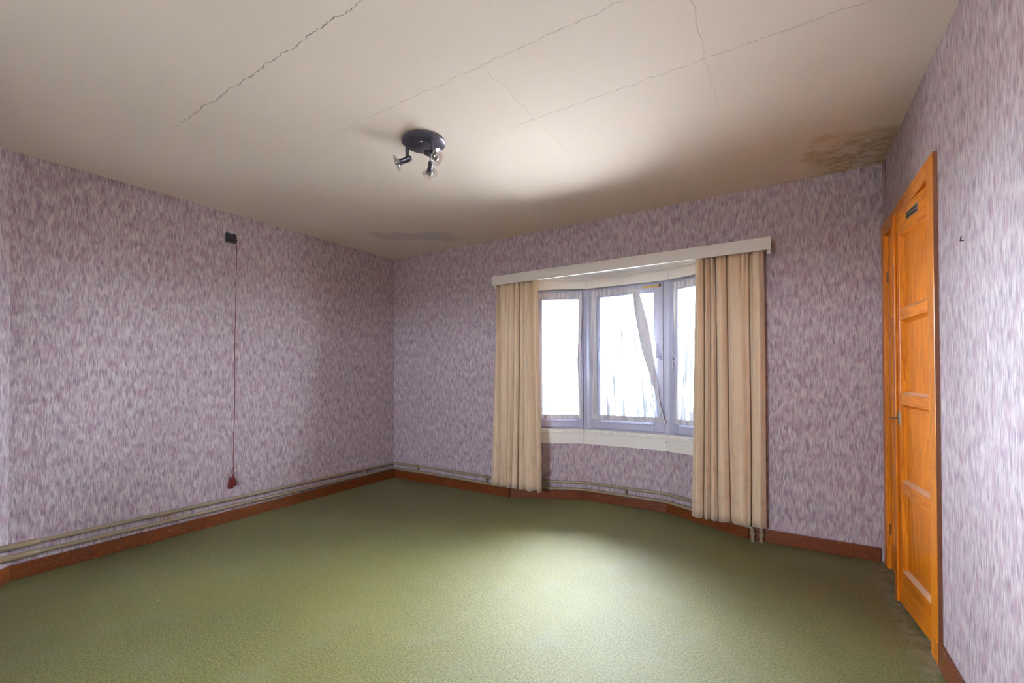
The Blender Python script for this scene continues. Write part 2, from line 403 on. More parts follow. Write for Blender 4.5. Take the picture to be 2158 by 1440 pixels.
# closet behind the doors
cl = MB()
cl.box((XR+T, DY0-.1, 0), (XR+T+.55, DY0-.06, 2.3)); cl.box((XR+T, DY1+.06, 0), (XR+T+.55, DY1+.1, 2.3))
cl.box((XR+T+.55, DY0-.1, 0), (XR+T+.6, DY1+.1, 2.3)); cl.box((XR+T, DY0-.1, 2.3), (XR+T+.6, DY1+.1, 2.35))
cl.build('wall_closet', M['dark'], label='dim closet interior behind the wooden doors', cat='wall', kind='structure')

for poly in ([(3.640, 2.52), (3.634, 2.60), (3.615, 2.606), (3.605, 2.57), (3.622, 2.53)], [(3.642, 2.36), (3.636, 2.52), (3.628, 2.50), (3.634, 2.40)]):
    pr = MB(); n = len(poly)
    pr.add([(XR-.0008, y, z) for y, z in poly]+[(XR+.002, y, z) for y, z in poly], [tuple(range(n)), tuple(range(2*n-1, n-1, -1))]+[(i, i+n, (i+1) % n+n, (i+1) % n) for i in range(n)])
    o = pr.build('paper_tear', M['black'], label='dark tear in the wallpaper'); o.parent = bpy.data.objects['wall_right']
# ------------------------------------------------------------------ baseboards
def baseboard(name, A, B, h, th, label, ext0=0., ext1=0.):
    A, B = Vector(A), Vector(B); d = (B-A).normalized(); A = A-d*ext0; B = B+d*ext1; L = (B-A).length; n = Vector((-d.y, d.x))
    mb = MB(); mb.frame((A.x, A.y, 0), (d.x, d.y, 0), (n.x, n.y, 0), (0, 0, 1), (0, .0005, 0), (L, th, h))
    return mb.build(name, M['base'], bevel=.003, label=label, cat='baseboard', kind='structure')
BT, BH = .018, .093
baseboard('baseboard_left', (XL, YB-BT), (XL, YC-.004), BH, BT, 'brown grained baseboard along the long left wall')
baseboard('baseboard_left_chamfer', (XL, YC), (XS, ys), BH, BT, 'short brown baseboard on the angled wall strip', ext0=-.011)
baseboard('baseboard_back_left', BAYL, (XL, YB), BH, BT, 'brown baseboard from the far corner to the bay')
baseboard('baseboard_bay_left', KL, BAYL, BH, BT, 'brown baseboard under the left bay facet', ext0=-.004)
baseboard('baseboard_bay_center', KR, KL, BH, BT, 'brown baseboard under the middle bay facet', ext0=-.004, ext1=-.004)
baseboard('baseboard_bay_right', BAYR, KR, BH, BT, 'brown baseboard under the right bay facet', ext1=-.004)
baseboard('baseboard_back_right', (XR-.03, YB), BAYR, BH, BT, 'brown baseboard between the bay and the closet')
baseboard('baseboard_right', (XR, YF), (XR, 2.533), .101, .018, 'thick brown baseboard running up to the closet casing')

# ------------------------------------------------------------------ bay window
WS = [  # origin, direction along the facet, inward normal, length, pane u range, sash u range
    ('window_1', (FL, FY), (-.9015, -.4327), (.4327, -.9015), .66, (.05, .535), 'left casement of the bay window, veiled by a net'),
    ('window_2', (FL, FY), (1, 0), (0, -1), FR-FL, (.04, FR-FL-.06), 'middle casement of the bay window with loosened net'),
    ('window_3', (FR, FY), (.9015, -.4327), (-.4327, -.9015), .66, (.05, .535), 'right casement of the bay window beside the right curtain'),
]
def fbox(mb, W, u0, u1, w0, w1, z0, z1):   # w: towards the room positive
    o, d, n = W[1], W[2], W[3]
    return mb.frame((o[0], o[1], 0), (d[0], d[1], 0), (n[0], n[1], 0), (0, 0, 1), (u0, w0, z0), (u1, w1, z1))
def fpt(W, u, wd, z):
    o, d, n = W[1], W[2], W[3]
    return Vector((o[0]+d[0]*u+n[0]*wd, o[1]+d[1]*u+n[1]*wd, z))
ZS0, ZS1 = SILL+.012, 2.078
for i, W in enumerate(WS):
    root = empty(W[0], fpt(W, W[4]/2, 0, SILL), W[6], 'window', 'structure')
    L, (s0, s1) = W[4], W[5]
    fr = MB(); fbox(fr, W, 0, L, -.07, -.012, SILL-.04, SILL+.03); fbox(fr, W, 0, L, -.07, -.012, 2.05, BAYH)
    fbox(fr, W, 0, s0+.01, -.07, -.012, SILL+.03, 2.05); fbox(fr, W, s1-.01, L, -.07, -.012, SILL+.03, 2.05)
    put(fr.build('window_frame', M['pvc'], bevel=.004), root)
    px0, px1 = (.094, .455) if i != 1 else (.133, .649)
    pz0, pz1 = .815, 1.985
    sr = empty('sash', fpt(W, (s0+s1)/2, 0, ZS0)); sr.parent = root; sr.matrix_parent_inverse = Matrix.Translation(-Vector(root.location))
    for (a, b, z0, z1, nm) in ((s0, px0, ZS0, ZS1, 'stile'), (px1, s1, ZS0, ZS1, 'stile'), (px0, px1, ZS0, pz0, 'rail'), (px0, px1, pz1, ZS1, 'rail')):
        mb = MB(); fbox(mb, W, a, b, -.05, .012, z0, z1)
        o = mb.build('sash_'+nm, M['pvc'], bevel=.004); put(o, sr) if False else None
        o.parent = sr; o.matrix_parent_inverse = Matrix.Translation(-Vector(fpt(W, (s0+s1)/2, 0, ZS0)))
    lw = MB(); fbox(lw, W, px0-.004, px1+.004, -.004, .018, ZS0+.058, ZS0+.07)      # raised lip on the bottom rail
    o = lw.build('sash_lip', M['pvc'], bevel=.003); o.parent = sr; o.matrix_parent_inverse = Matrix.Translation(-Vector(fpt(W, (s0+s1)/2, 0, ZS0)))
    g = MB(); fbox(g, W, px0-.005, px1+.005, -.026, -.022, pz0-.005, pz1+.005)
    o = g.build('pane', M['glass']); o.parent = sr; o.matrix_parent_inverse = Matrix.Translation(-Vector(fpt(W, (s0+s1)/2, 0, ZS0)))
    # handle on the opening side
    hu, hz = ((.072, 1.35), (.70, 1.39), (.056, 1.35))[i]
    hm = MB(); fbox(hm, W, hu-.014, hu+.014, .012, .022, hz-.03, hz+.03)
    hm.tube([fpt(W, hu, .02, hz), fpt(W, hu, .052, hz)], .009)
    dz = .125 if i == 1 else -.0
    if i == 1: fbox(hm, W, hu-.024, hu-.002, .045, .06, hz-.012, hz+.125)
    else: fbox(hm, W, hu-.009, hu+.009, .045, .06, hz-.075, hz+.04)
    o = hm.build('window_handle', M['pvc'], bevel=.004); put(o, root)
    if i == 1:
        tp = MB(); fbox(tp, W, .545, .70, .0125, .0145, 2.035, 2.052)
        put(tp.build('tape_strip', M['tape'], label='yellowed tape left on the sash top'), root)
        rs = MB(); fbox(rs, W, .700, .716, .0125, .02, 2.036, 2.062)
        put(rs.build('rusty_hook', M['rust'], label='rusty hook at the tape end'), root)
# corner posts between the casements
for nm, x, lab in (('trim_1', FL, 'white post between left and middle casement'), ('trim_2', FR, 'white post between middle and right casement')):
    mb = MB(); a = -1 if x == FL else 1
    P = [(x-.042*(1 if a < 0 else -1)*.9, FY-.018), ]
    W0 = WS[0] if a < 0 else WS[2]
    p1 = fpt(W0, .046, -.07, 0); p2 = fpt(W0, .046, .004, 0); p3 = fpt(W0, .012, .004, 0)
    c1 = (x - a*.012, FY-.004); c2 = (x - a*(.038 if a < 0 else .058), FY-.004); c3 = (x - a*(.038 if a < 0 else .058), FY+.07)
    mb.prism([(p1.x, p1.y), (p2.x, p2.y), (p3.x, p3.y), c1, c2, c3], SILL, BAYH)
    mb.build(nm, M['pvc'], label=lab, cat='window post', kind='structure', bevel=.002)
# header boards above the sashes
hd = empty('trim_3', (-1.27, 4.08, 2.08), 'white header boards over the bay casements', 'window trim', 'structure')
for i, W in enumerate(WS):
    mb = MB(); e0 = .011
    fbox(mb, W, e0 if i != 1 else .010, W[4]-(.010 if i == 1 else 0), .006, .045, 2.083, BAYH-.001)
    put(mb.build('header_board', M['white'], bevel=.002), hd)
# sill slabs and apron boards, mitred at the kinks
def offset_line(pts, d):      # polyline offset to the room side (pts run right to left like the bay walls)
    out = []
    for i, p in enumerate(pts):
        p = Vector(p); ns = []
        if i > 0: e = (p-Vector(pts[i-1])).normalized(); ns.append(Vector((-e.y, e.x)))
        if i < len(pts)-1: e = (Vector(pts[i+1])-p).normalized(); ns.append(Vector((-e.y, e.x)))
        n = sum(ns, Vector((0, 0))); n.normalize(); out.append(p + n*(d/max(.5, n.dot(ns[0]))))
    return out
bay = [BAYR, KR, KL, BAYL]
fo, bo = offset_line(bay, .022), offset_line(bay, -.10)
ao = offset_line(bay, .012); a0 = offset_line(bay, .0005)
sl = empty('trim_4', (-1.29, 4.0, .55), 'pale marble sill with white apron under the bay window', 'window sill', 'structure')
for i in range(3):
    g = .0006
    q = [fo[i].lerp(fo[i+1], g), fo[i].lerp(fo[i+1], 1-g), bo[i].lerp(bo[i+1], 1-g), bo[i].lerp(bo[i+1], g)]
    put(MB().prism([(p.x, p.y) for p in q], SILL-.036, SILL).build('sill_slab', M['marble'], bevel=.004), sl)
    q = [ao[i].lerp(ao[i+1], g), ao[i].lerp(ao[i+1], 1-g), a0[i].lerp(a0[i+1], 1-g), a0[i].lerp(a0[i+1], g)]
    put(MB().prism([(p.x, p.y) for p in q], .549, SILL-.036).build('apron_board', M['white'], bevel=.0015), sl)
for x in (-1.675, -.90):
    n = MB().lathe((x, 4.038, .625), (0, -1, 0), [(0, .002), (.005, .002), (.006, 0)], 12)
    put(n.build('screw_cap', M['steel']), sl)
# outer reveals at the two ends of the bay
for nm, s in (('trim_5', 0), ('trim_6', 2)):
    W = WS[s]; mb = MB(); fbox(mb, W, .60, .80, -.09, -.012, SILL-.04, BAYH)
    mb.build(nm, M['plaster'], label='white reveal at the %s end of the bay window' % ('left' if s == 0 else 'right'), cat='window trim', kind='structure')
portal('portal_bay', (-1.27, 4.45, 1.35), (0, -1, 0), 2.6, 2.1)

portal('portal_front', (XS+2.05, YF-T-.05, 1.6), (0, 1, 0), .9, .6)
# unseen small window, added behind the viewer to let in fill light
fwn = empty('added_fill_window', (XS+2.05, YF, 1.3), 'small unseen window added in the front wall for fill light', 'window', 'structure')
for u0, u1, z0, z1 in ((1.6, 2.5, 1.3, 1.34), (1.6, 2.5, 1.86, 1.9), (1.6, 1.64, 1.34, 1.86), (2.46, 2.5, 1.34, 1.86)):
    put(MB().box((XS+u0, YF-.09, z0), (XS+u1, YF-.03, z1)).build('frame_bar', M['pvc'], bevel=.003), fwn)
for u0, u1 in ((1.64, 2.46),):
    put(MB().box((XS+u0, YF-.062, 1.34), (XS+u1, YF-.058, 1.86)).build('pane', M['glass']), fwn)

# ------------------------------------------------------------------ net curtains
def sheet(name, fn, nu, nv, mat, **kw):
    mb = MB()
    ps = [fn(i/nu, j/nv) for j in range(nv+1) for i in range(nu+1)]
    fs = [(j*(nu+1)+i, j*(nu+1)+i+1, (j+1)*(nu+1)+i+1, (j+1)*(nu+1)+i) for j in range(nv) for i in range(nu)]
    mb.add(ps, fs); o = mb.build(name, M[mat], smooth=True, **kw)
    uv = o.data.uv_layers.new(name='UVMap'); wdt = (Vector(fn(1, 1))-Vector(fn(0, 1))).length; sh = (len(bpy.data.objects)*.37) % 5
    for l in o.data.loops:
        vi = l.vertex_index; uv.data[l.index].uv = ((vi % (nu+1))/nu*wdt+sh, (vi//(nu+1))/nv)
    return o
def curve1(pts):           # piecewise smooth interpolation of (t, value)
    def f(t):
        if t <= pts[0][0]: return pts[0][1]
        for (a, va), (b, vb) in zip(pts, pts[1:]):
            if t <= b: return va+(vb-va)*(t-a)/(b-a)
        return pts[-1][1]
    return f
ZN0, ZN1 = .79, 2.045
def net_side(i, label):
    W = WS[i]; s0, s1 = W[5][0]+.006, W[5][1]-.006
    def fn(s, t):
        z = ZN1+(ZN0-ZN1)*t
        pull = .022*math.exp(-((t-.55)/.25)**2)
        u = s0+pull+(s1-s0-pull)*s + .003*math.sin(31*s+5*t)
        wd = .028+.008*math.sin(46*s+2*math.sin(4*t+i)) + .005*math.sin(97*s+3*t)
        if t < .05: wd = .020+(wd-.020)*t/.05
        return fpt(W, u, wd, z)
    e = empty('net_curtain', fpt(W, (s0+s1)/2, .03, ZN0), label, 'net curtain', None, 'net curtains on the casements')
    put(sheet('sheer_panel', fn, 90, 24, 'net_thin' if i == 0 else 'net_thick'), e)
    rod = MB().tube([fpt(W, s0-.004, .024, ZN1-.006), fpt(W, s1+.004, .024, ZN1-.006)], .004, 8); put(rod.build('curtain_wire', M['white'], smooth=True), e)
    hem = lambda s, t: fpt(W, s0+(s1-s0)*s, .031+.008*math.sin(46*s+2*math.sin(4+i)), ZN0+.045*(1-t))
    head = lambda s, t: fpt(W, s0+(s1-s0)*s, .034+.006*math.sin(70*s), ZN1+.008-.058*t-.006*math.sin(23*s)*t)
    put(sheet('gathered_heading', head, 90, 3, 'dense'), e)
    for sa, sb in ((0, .075), (.925, 1)):
        put(sheet('gathered_side', lambda s, t, sa=sa, sb=sb: fn(sa+(sb-sa)*s, t)+Vector((W[3][0], W[3][1], 0))*.004, 8, 24, 'dense'), e)
    put(sheet('bottom_hem', hem, 60, 2, 'dense'), e)
net_side(0, 'sheer net curtain on the left bay casement')
net_side(2, 'sheer net curtain partly hidden by the right curtain')
W = WS[1]
R = curve1([(0, .528), (.045, .54), (.14, .573), (.28, .617), (.46, .650), (.6, .672), (.78, .70), (1., .735)])
Lf = curve1([(0, .465), (.05, .470), (.14, .478), (.29, .508), (.46, .545), (.6, .600), (.72, .640), (.86, .690), (1., .737)])
def fn(s, t):
    z = 2.048+(ZN0-2.048)*t - .05*t*(1-t)*s
    u = .046+(R(t)-.046)*s + .003*math.sin(29*s+3*t)
    wd = .026+.009*math.sin(50*s+2*math.sin(3*t)) + .005*math.sin(103*s+4*t)
    if t < .04 and s < .9: wd = .02+(wd-.02)*t/.04
    return fpt(W, u, wd, z)
e = empty('net_curtain', fpt(W, .37, .03, ZN0), 'sheer net curtain half torn loose from the middle casement', 'net curtain', None, 'net curtains on the casements')
put(sheet('sheer_panel', fn, 120, 30, 'net'), e)
def fold(s, t):
    a = Lf(t); b = max(R(t)-.004, a+.006)
    z = 2.03+(ZN0-2.03)*t
    return fpt(W, a+(b-a)*s, .046+.010*math.sin(math.pi*s)+.006*math.sin(7*t), z)
put(sheet('folded_edge', fold, 12, 30, 'flap'), e)
def fold2(s, t):
    a = Lf(t)+.004; b = a+.018
    z = 2.035+(ZN0-2.035)*t
    return fpt(W, a+(b-a)*s, .058+.006*math.sin(math.pi*s), z)
put(sheet('rolled_edge', fold2, 5, 30, 'dense'), e)
hem = lambda s, t: fpt(W, .046+(.735-.046)*s, .036+.009*math.sin(50*s), ZN0+.05*(1-t))
head = lambda s, t: fpt(W, .046+(.50-.046)*s, .034+.006*math.sin(70*s), 2.056-.062*t-.006*math.sin(23*s)*t)
put(sheet('gathered_heading', head, 90, 3, 'dense'), e)
put(sheet('gathered_side', lambda s, t: fn(.105*s, t)+Vector((0, -.004, 0)), 8, 24, 'dense'), e)
put(sheet('bottom_hem', hem, 80, 2, 'dense'), e)
put(MB().tube([fpt(W, .043, .022, 2.04), fpt(W, .46, .022, 2.04)], .004, 8).build('curtain_wire', M['white'], smooth=True), e)

# ------------------------------------------------------------------ curtains and pelmet
def catmull(pts, n):
    out = []; m = len(pts)
    for i in range(m-1):
        p0, p1, p2, p3 = pts[max(i-1, 0)], pts[i], pts[i+1], pts[min(i+2, m-1)]
        for k in range(n):
            t = k/n
            out.append(tuple(.5*((2*b)+(c-a)*t+(2*a-5*b+4*c-d)*t*t+(-a+3*b-3*c+d)*t**3) for a, b, c, d in zip(p0, p1, p2, p3)))
    out.append(tuple(pts[-1])); return out
def curtain(name, label, xt, xb, ztop, zbot, ctl, seed):
    rnd = random.Random(seed)
    cols = catmull(ctl, 7); rows = 34; ps = []; nc = len(cols)
    ph = [rnd.uniform(0, 6.28) for _ in range(8)]
    for j in range(rows+1):
        t = j/rows; tt = t**.8
        for (ft, fb, dt, db) in cols:
            f = ft+(fb-ft)*tt; x0 = xt[0]+(xb[0]-xt[0])*t; x1 = xt[1]+(xb[1]-xt[1])*t
            x = x0+(x1-x0)*f + .004*math.sin(5*t+ph[0]+9*f)*t
            d = dt+(db-dt)*tt; d = max(-.1, min(1.1, d))
            y = 3.609+.068*d + .003*math.sin(6*t+ph[1]+14*f) + .006*math.sin(95*f+ph[2])*max(0, 1-t/.16)
            z = ztop+(zbot-ztop)*t
            if t > .97: z += .004*math.sin(30*f)
            ps.append((x, y, z))
    fs = [(j*nc+i, j*nc+i+1, (j+1)*nc+i+1, (j+1)*nc+i) for j in range(rows) for i in range(nc-1)]
    mb = MB(); mb.add(ps, fs)
    o = mb.build(name, M['velvet'], smooth=True)
    s = o.modifiers.new('thickness', 'SOLIDIFY'); s.thickness = .0022; s.offset = 0
    return o
# control points: fraction at the top, fraction at the hem, depth at the top, depth at the hem (0 = room side, 1 = window side)
def panels(top, bot, tilt):
    out = []
    n = len(top)
    for i in range(n):
        (tl, tr), (bl, br), (dl, dr) = top[i], bot[i], tilt[i]
        if i > 0:
            out += [(tl+.018, bl+.018, 1.0, 1.05)]
        nk = max(4, int(round((br-bl)/.036)))
        for k in range(nk+1):
            f = k/nk; bow = .34-.42*math.sin(math.pi*f) + .05*(0 < k < nk)*math.sin(7*i+2.3*k)
            out.append((tl+(tr-tl)*f, bl+(br-bl)*f, dl*.8+(dr-dl)*.8*f+bow+.08, dl+(dr-dl)*f+bow+.05))
        if i < n-1:
            out += [(tr-.010, br-.010, 1.0, 1.0)]
    return out
CL = panels([(0, .045), (.055, .285), (.30, .46), (.475, .565), (.575, .69), (.70, .88), (.89, 1)],
            [(0, .165), (.18, .315), (.33, .415), (.44, .545), (.585, .695), (.71, .915), (.935, 1)],
            [(.1, .65), (.1, .25), (.15, .3), (.1, .2), (.2, .3), (-.05, .6), (.1, .5)])
CR = panels([(0, .12), (.14, .215), (.225, .295), (.31, .455), (.50, .785), (.85, 1)],
            [(0, .165), (.20, .272), (.279, .372), (.385, .527), (.578, .80), (.822, 1)],
            [(.3, .35), (.1, .2), (.2, .3), (.1, .2), (.1, .2), (.05, .3)])
for nm, lab, xt, xb, ctl, seed in (('curtain', 'beige velvet curtain gathered at the left of the bay window', (-2.43, -1.985), (-2.515, -1.955), CL, 3),
                                  ('curtain', 'beige velvet curtain gathered at the right of the bay window', (-.577, -.118), (-.622, -.112), CR, 5)):
    e = empty(nm, ((xb[0]+xb[1])/2, 3.64, .125), lab, 'curtain', None, 'velvet curtains at the bay')
    put(curtain('drape', lab, xt, xb, 2.155, .124, ctl, seed), e)
    hk = MB()
    for k in range(7):
        x = xt[0]+.03+(xt[1]-xt[0]-.06)*k/6
        hk = MB().tube([(x, 3.645, 2.140), (x, 3.645, 2.158), (x, 3.65, 2.168)], .003, 8)
        put(hk.build('curtain_glider', M['white'], smooth=True), e)
pe = empty('curtain_pelmet', (-1.27, 3.65, 2.12), 'long white pelmet board above the bay window curtains', 'pelmet')
put(MB().box((-2.463, 3.585, 2.120), (-.071, 3.603, 2.211)).build('fascia_board', M['white'], bevel=.002), pe)
put(MB().box((-2.463, 3.603, 2.193), (-.071, YB-.001, 2.211)).build('top_board', M['white']), pe)
put(MB().box((-2.44, 3.638, 2.166), (-.09, 3.662, 2.182)).build('curtain_rail', M['white'], bevel=.003), pe)
for x in (-2.455, -.098):
    put(MB().box((x, 3.604, 2.094), (x+.024, 3.622, 2.193)).build('end_bracket', M['white'], bevel=.003), pe)
for x in (-1.9, -1.27, -.65):
    put(MB().box((x, 3.64, 2.182), (x+.02, 3.66, 2.193)).build('rail_bracket', M['white']), pe)

# ------------------------------------------------------------------ heating pipes
def smooth_path(pts, r=.04, n=6):
    pts = [Vector(p) for p in pts]; out = [pts[0]]
    for i in range(1, len(pts)-1):
        a, b, c = pts[i-1], pts[i], pts[i+1]
        d0 = min(r, (a-b).length*.45); d1 = min(r, (c-b).length*.45)
        q0 = b+(a-b).normalized()*d0; q1 = b+(c-b).normalized()*d1
        for k in range(n+1):
            t = k/n; out.append(q0*(1-t)**2 + b*2*t*(1-t) + q1*t*t)
    out.append(pts[-1]); return out
po = .042
pb = offset_line(bay, .048)
def pipe_route(zl0, zl1, zb, r, last, turn):
    P = [(XL+po, .592, zl0), (XL+po, YB-po, zl1), (-2.39, YB-po, zb+.004), (pb[2].x, pb[2].y, zb), (pb[1].x, pb[1].y, zb)]
    P += last
    return smooth_path(P, .05)
hp_u = empty('heating_pipe', (XL+po, 2., .2), 'upper of the two beige heating pipes along the walls', 'pipe', None, 'heating pipes')
hp_l = empty('heating_pipe', (XL+po, 2., .13), 'lower of the two beige heating pipes above the baseboard', 'pipe', None, 'heating pipes')
PR = .0135
put(MB().tube(pipe_route(.212, .182, .175, PR, [(pb[0].x, pb[0].y, .173), (-.149, 3.692, .172), (-.149, 3.692, .001)], 0), PR).build('pipe_run', M['pipe'], smooth=True), hp_u)
put(MB().tube(pipe_route(.148, .124, .108, PR, [(pb[0].x-.01, pb[0].y+.004, .106), (-.205, 3.690, .104), (-.205, 3.690, .001)], 0), PR).build('pipe_run', M['pipe'], smooth=True), hp_l)
for e, z in ((hp_u, .2125), (hp_l, .1475)):
    put(MB().lathe((XL+po, .590, z), (0, 1, -.009), [(0, 0), (.0195, 0), (.0195, .155), (.0165, .17), (PR, .175)], 18).build('thick_section', M['pipe'], smooth=True, label='thicker beige pipe section'), e)
for e, x, y in ((hp_u, -.149, 3.692), (hp_l, -.205, 3.690)):
    put(MB().lathe((x, y, .0), (0, 0, 1), [(0, .004), (.019, .004), (.019, 0)], 18).build('floor_collar', M['pipe'], smooth=True), e)
    put(MB().lathe((x, y, .045), (0, 0, 1), [(PR, 0), (.0175, .001), (.0175, .022), (PR, .024)], 16).build('pipe_coupling', M['pipe'], smooth=True), e)
def clip(pos, d, zu, zl, label):
    d = Vector((d[0], d[1], 0)).normalized(); n = Vector((-d.y, d.x, 0))   # n: towards the room
    e = empty('pipe_clip', (pos[0], pos[1], (zu+zl)/2), label, 'pipe clip', None, 'clips holding the heating pipes')
    for z in (zu, zl):
        mb = MB().lathe((pos[0]-d.x*.011, pos[1]-d.y*.011, z), d, [(.0145, 0), (.0175, 0), (.0175, .005), (.0155, .006), (.0155, .016), (.0175, .017), (.0175, .022), (.0145, .022)], 18, True)
        put(mb.build('clip_ring', M['pipe'], smooth=True), e)
    p = Vector(pos+(0,))
    mb = MB().frame(p-n*.0, d, n, (0, 0, 1), (-.007, -.038, (zu+zl)/2-.007), (.007, .006, (zu+zl)/2+.007))
    mb.frame(p, d, n, (0, 0, 1), (-.005, -.004, zl+.012), (.005, .004, zu-.012))
    put(mb.build('clip_bracket', M['pipe'], bevel=.002), e)
zlr = lambda y, a, b: a+(b-a)*(y-.5)/(YB-po-.5)
clip((XL+po, 1.441), (0, -1), zlr(1.441, .212, .182), zlr(1.441, .148, .124), 'pipe clip on the left wall, nearer the viewer than the pull cord')
clip((XL+po, 3.27), (0, -1), zlr(3.27, .212, .182), zlr(3.27, .148, .124), 'pipe clip on the left wall close to the far corner')
clip((-3.58, YB-po), (-1, 0), .181, .122, 'pipe clip on the back wall close to the far corner')
clip((-2.61, YB-po), (-1, 0), .179, .114, 'pipe clip on the back wall beside the left curtain')
clip((-1.255, pb[1].y), (-1, 0), .175, .108, 'pipe clip under the middle bay window')

# ------------------------------------------------------------------ closet doors
cs = empty('trim_7', (XR, 3.05, 0), 'varnished wooden casing around the closet doors', 'door casing', 'structure')
CX = .5465
put(MB().box((CX, 2.535, .101), (XR+.02, 2.637, 2.194)).build('casing_post', M['casing'], bevel=.003), cs)
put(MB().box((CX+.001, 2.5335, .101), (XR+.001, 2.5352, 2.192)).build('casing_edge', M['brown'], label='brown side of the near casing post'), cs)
put(MB().box((CX-.003, 2.533, 0), (XR+.02, 2.637, .101)).build('plinth_block', M['casing'], bevel=.003), cs)
put(MB().box((CX, 3.622, 0), (XR+.02, 3.712, 2.194)).build('casing_post', M['casing'], bevel=.003), cs)
put(MB().box((CX, 2.637, 2.112), (XR+.02, 3.622, 2.194)).build('casing_head', M['pine_h'], bevel=.003), cs)
HX = .567
jb = MB(); jb.box((XR+.0, 2.618, 0), (XR+T, 2.6305, DH)); put(jb.build('door_jamb', M['casing']), cs)
jb = MB(); jb.box((XR+.0, 3.6245, 0), (XR+T, 3.636, DH)); put(jb.build('door_jamb', M['casing']), cs)
put(MB().box((HX+.045, 2.63, 2.11), (XR+T, 3.625, DH)).build('door_stop', M['casing']), cs)
RAILS = [(1.975, 2.105), (1.522, 1.579), (1.073, 1.129), (.604, .666), (.012, .190)]
LW = .488
def leaf(name, label, near):
    e = empty(name, (HX, 2.642 if near else 3.617, 0), label, 'door', 'structure')
    sgn = 1 if near else -1
    def bx(y0, y1, x0, x1, z0, z1, nm, mat, parent=e, bev=.003, lab=None):
        a, b = sorted((sgn*y0, sgn*y1))
        o = MB().box((x0, a, z0), (x1, b, z1)).build(nm, M[mat], bevel=bev, label=lab); o.parent = parent; return o
    SW = .062
    bx(0, SW, 0, .036, .012, 2.105, 'stile', 'pine_v'); bx(LW-SW, LW, 0, .036, .012, 2.105, 'stile', 'pine_v')
    for z0, z1 in RAILS: bx(SW, LW-SW, 0, .036, z0, z1, 'rail', 'pine_h')
    for (t0, t1), (b0, b1) in zip(RAILS, RAILS[1:]):
        pn = bx(SW-.004, LW-SW+.004, .021, .030, b1-.004, t0+.004, 'panel', 'pine_v', bev=0)
        # mouldings round the panel: sloped strips
        for (ya, yb) in ((SW, SW+.014), (LW-SW, LW-SW-.014)):
            a, b = sgn*ya, sgn*yb
            mb = MB(); mb.add([(.002, a, b1), (0.021, a, b1), (0.021, b, b1), (.002, a, t0), (0.021, a, t0), (0.021, b, t0)], [(0,1,2), (3,5,4), (0,2,5,3), (0,3,4,1), (1,4,5,2)])
            o = mb.build('panel_moulding', M['pine_v']); o.parent = pn
        for (za, zb) in ((b1, b1+.014), (t0, t0-.014)):
            ya, yb = sgn*SW, sgn*(LW-SW)
            mb = MB(); mb.add([(.002, ya, za), (0.021, ya, za), (0.021, ya, zb), (.002, yb, za), (0.021, yb, za), (0.021, yb, zb)], [(0,1,2), (3,5,4), (0,2,5,3), (0,3,4,1), (1,4,5,2)])
            o = mb.build('panel_moulding', M['pine_h']); o.parent = pn
    for z in (.25, 1.85):
        o = MB().tube([(-.002, sgn*-.002, z-.035), (-.002, sgn*-.002, z+.035)], .006, 10).build('hinge', M['brown'], smooth=True); o.parent = e
    return e, bx
near, bx = leaf('door_1', 'near wooden closet door standing slightly ajar with a key', True)
bx(LW-.022, LW+.014, -.011, 0, .012, 2.100, 'closing_strip', 'pine_v', lab='raised strip along the door edge')
es = bx(LW-.058, LW-.030, -.003, 0, .965, 1.035, 'keyhole_plate', 'steel', bev=.001)
pl = bx(.16, .315, -.003, 0, 2.022, 2.062, 'metal_plate', 'steel', bev=.001, lab='small dull metal plate with dark slots')
for r in range(2):
    for k in range(9):
        y0 = .167+k*.0160
        o = MB().box((-.0045, y0, 2.028+r*.018), (-.003, y0+.011, 2.036+r*.018)).build('slot', M['black']); o.parent = pl
near.rotation_euler.z = math.radians(5.6)
far, _ = leaf('door_2', 'far wooden closet door shut behind the near one', False)
# key in the lock
kx = Vector((HX, 2.642, 1.0)) + Matrix.Rotation(math.radians(5.6), 3, 'Z') @ Vector((-.002, LW-.044, 0))
kd = Matrix.Rotation(math.radians(5.6), 3, 'Z') @ Vector((-1, 0, 0))
ke = empty('key', kx, 'thin steel key sticking out of the near closet door lock', 'key')
put(MB().tube([kx+kd*0, kx+kd*.026], .0028, 8).build('key_shaft', M['steel'], smooth=True), ke)
ring = [kx+kd*(.036-.011*math.cos(a)) + Vector((-kd.y, kd.x, .12))*.009*math.sin(a) for a in [2*math.pi*k/16 for k in range(17)]]
put(MB().tube(ring, .0022, 8, False).build('key_bow', M['steel'], smooth=True), ke)

# ------------------------------------------------------------------ pull switch on the left wall
sw = empty('pull_switch', (XL, 1.895, 2.37), 'black square pull switch with long red tasselled cord', 'switch')
put(MB().box((XL+.0005, 1.852, 2.367), (XL+.012, 1.936, 2.447)).build('switch_plate', M['black'], bevel=.004), sw)
put(MB().box((XL+.012, 1.872, 2.385), (XL+.022, 1.918, 2.429)).build('switch_rocker', M['black'], bevel=.004), sw)
lv = MB().tube([(XL+.02, 1.895, 2.412), (XL+.035, 1.905, 2.408), (XL+.037, 1.922, 2.39)], .006, 10); put(lv.build('switch_lever', M['black'], smooth=True), sw)
put(MB().lathe((XL+.037, 1.922, 2.388), (0, 0, -1), [(0, -.008), (.006, -.006), (.006, .006), (0, .01)], 12).build('cord_eye', M['red'], smooth=True), sw)
cord = [(XL+.037-.002*math.sin(k*.4), 1.922-.020*(k/40)+.002*math.sin(k*.3), 2.385-(2.385-.40)*k/40) for k in range(41)]
put(MB().tube(cord, .0026, 8).build('pull_cord', M['red'], smooth=True), sw)
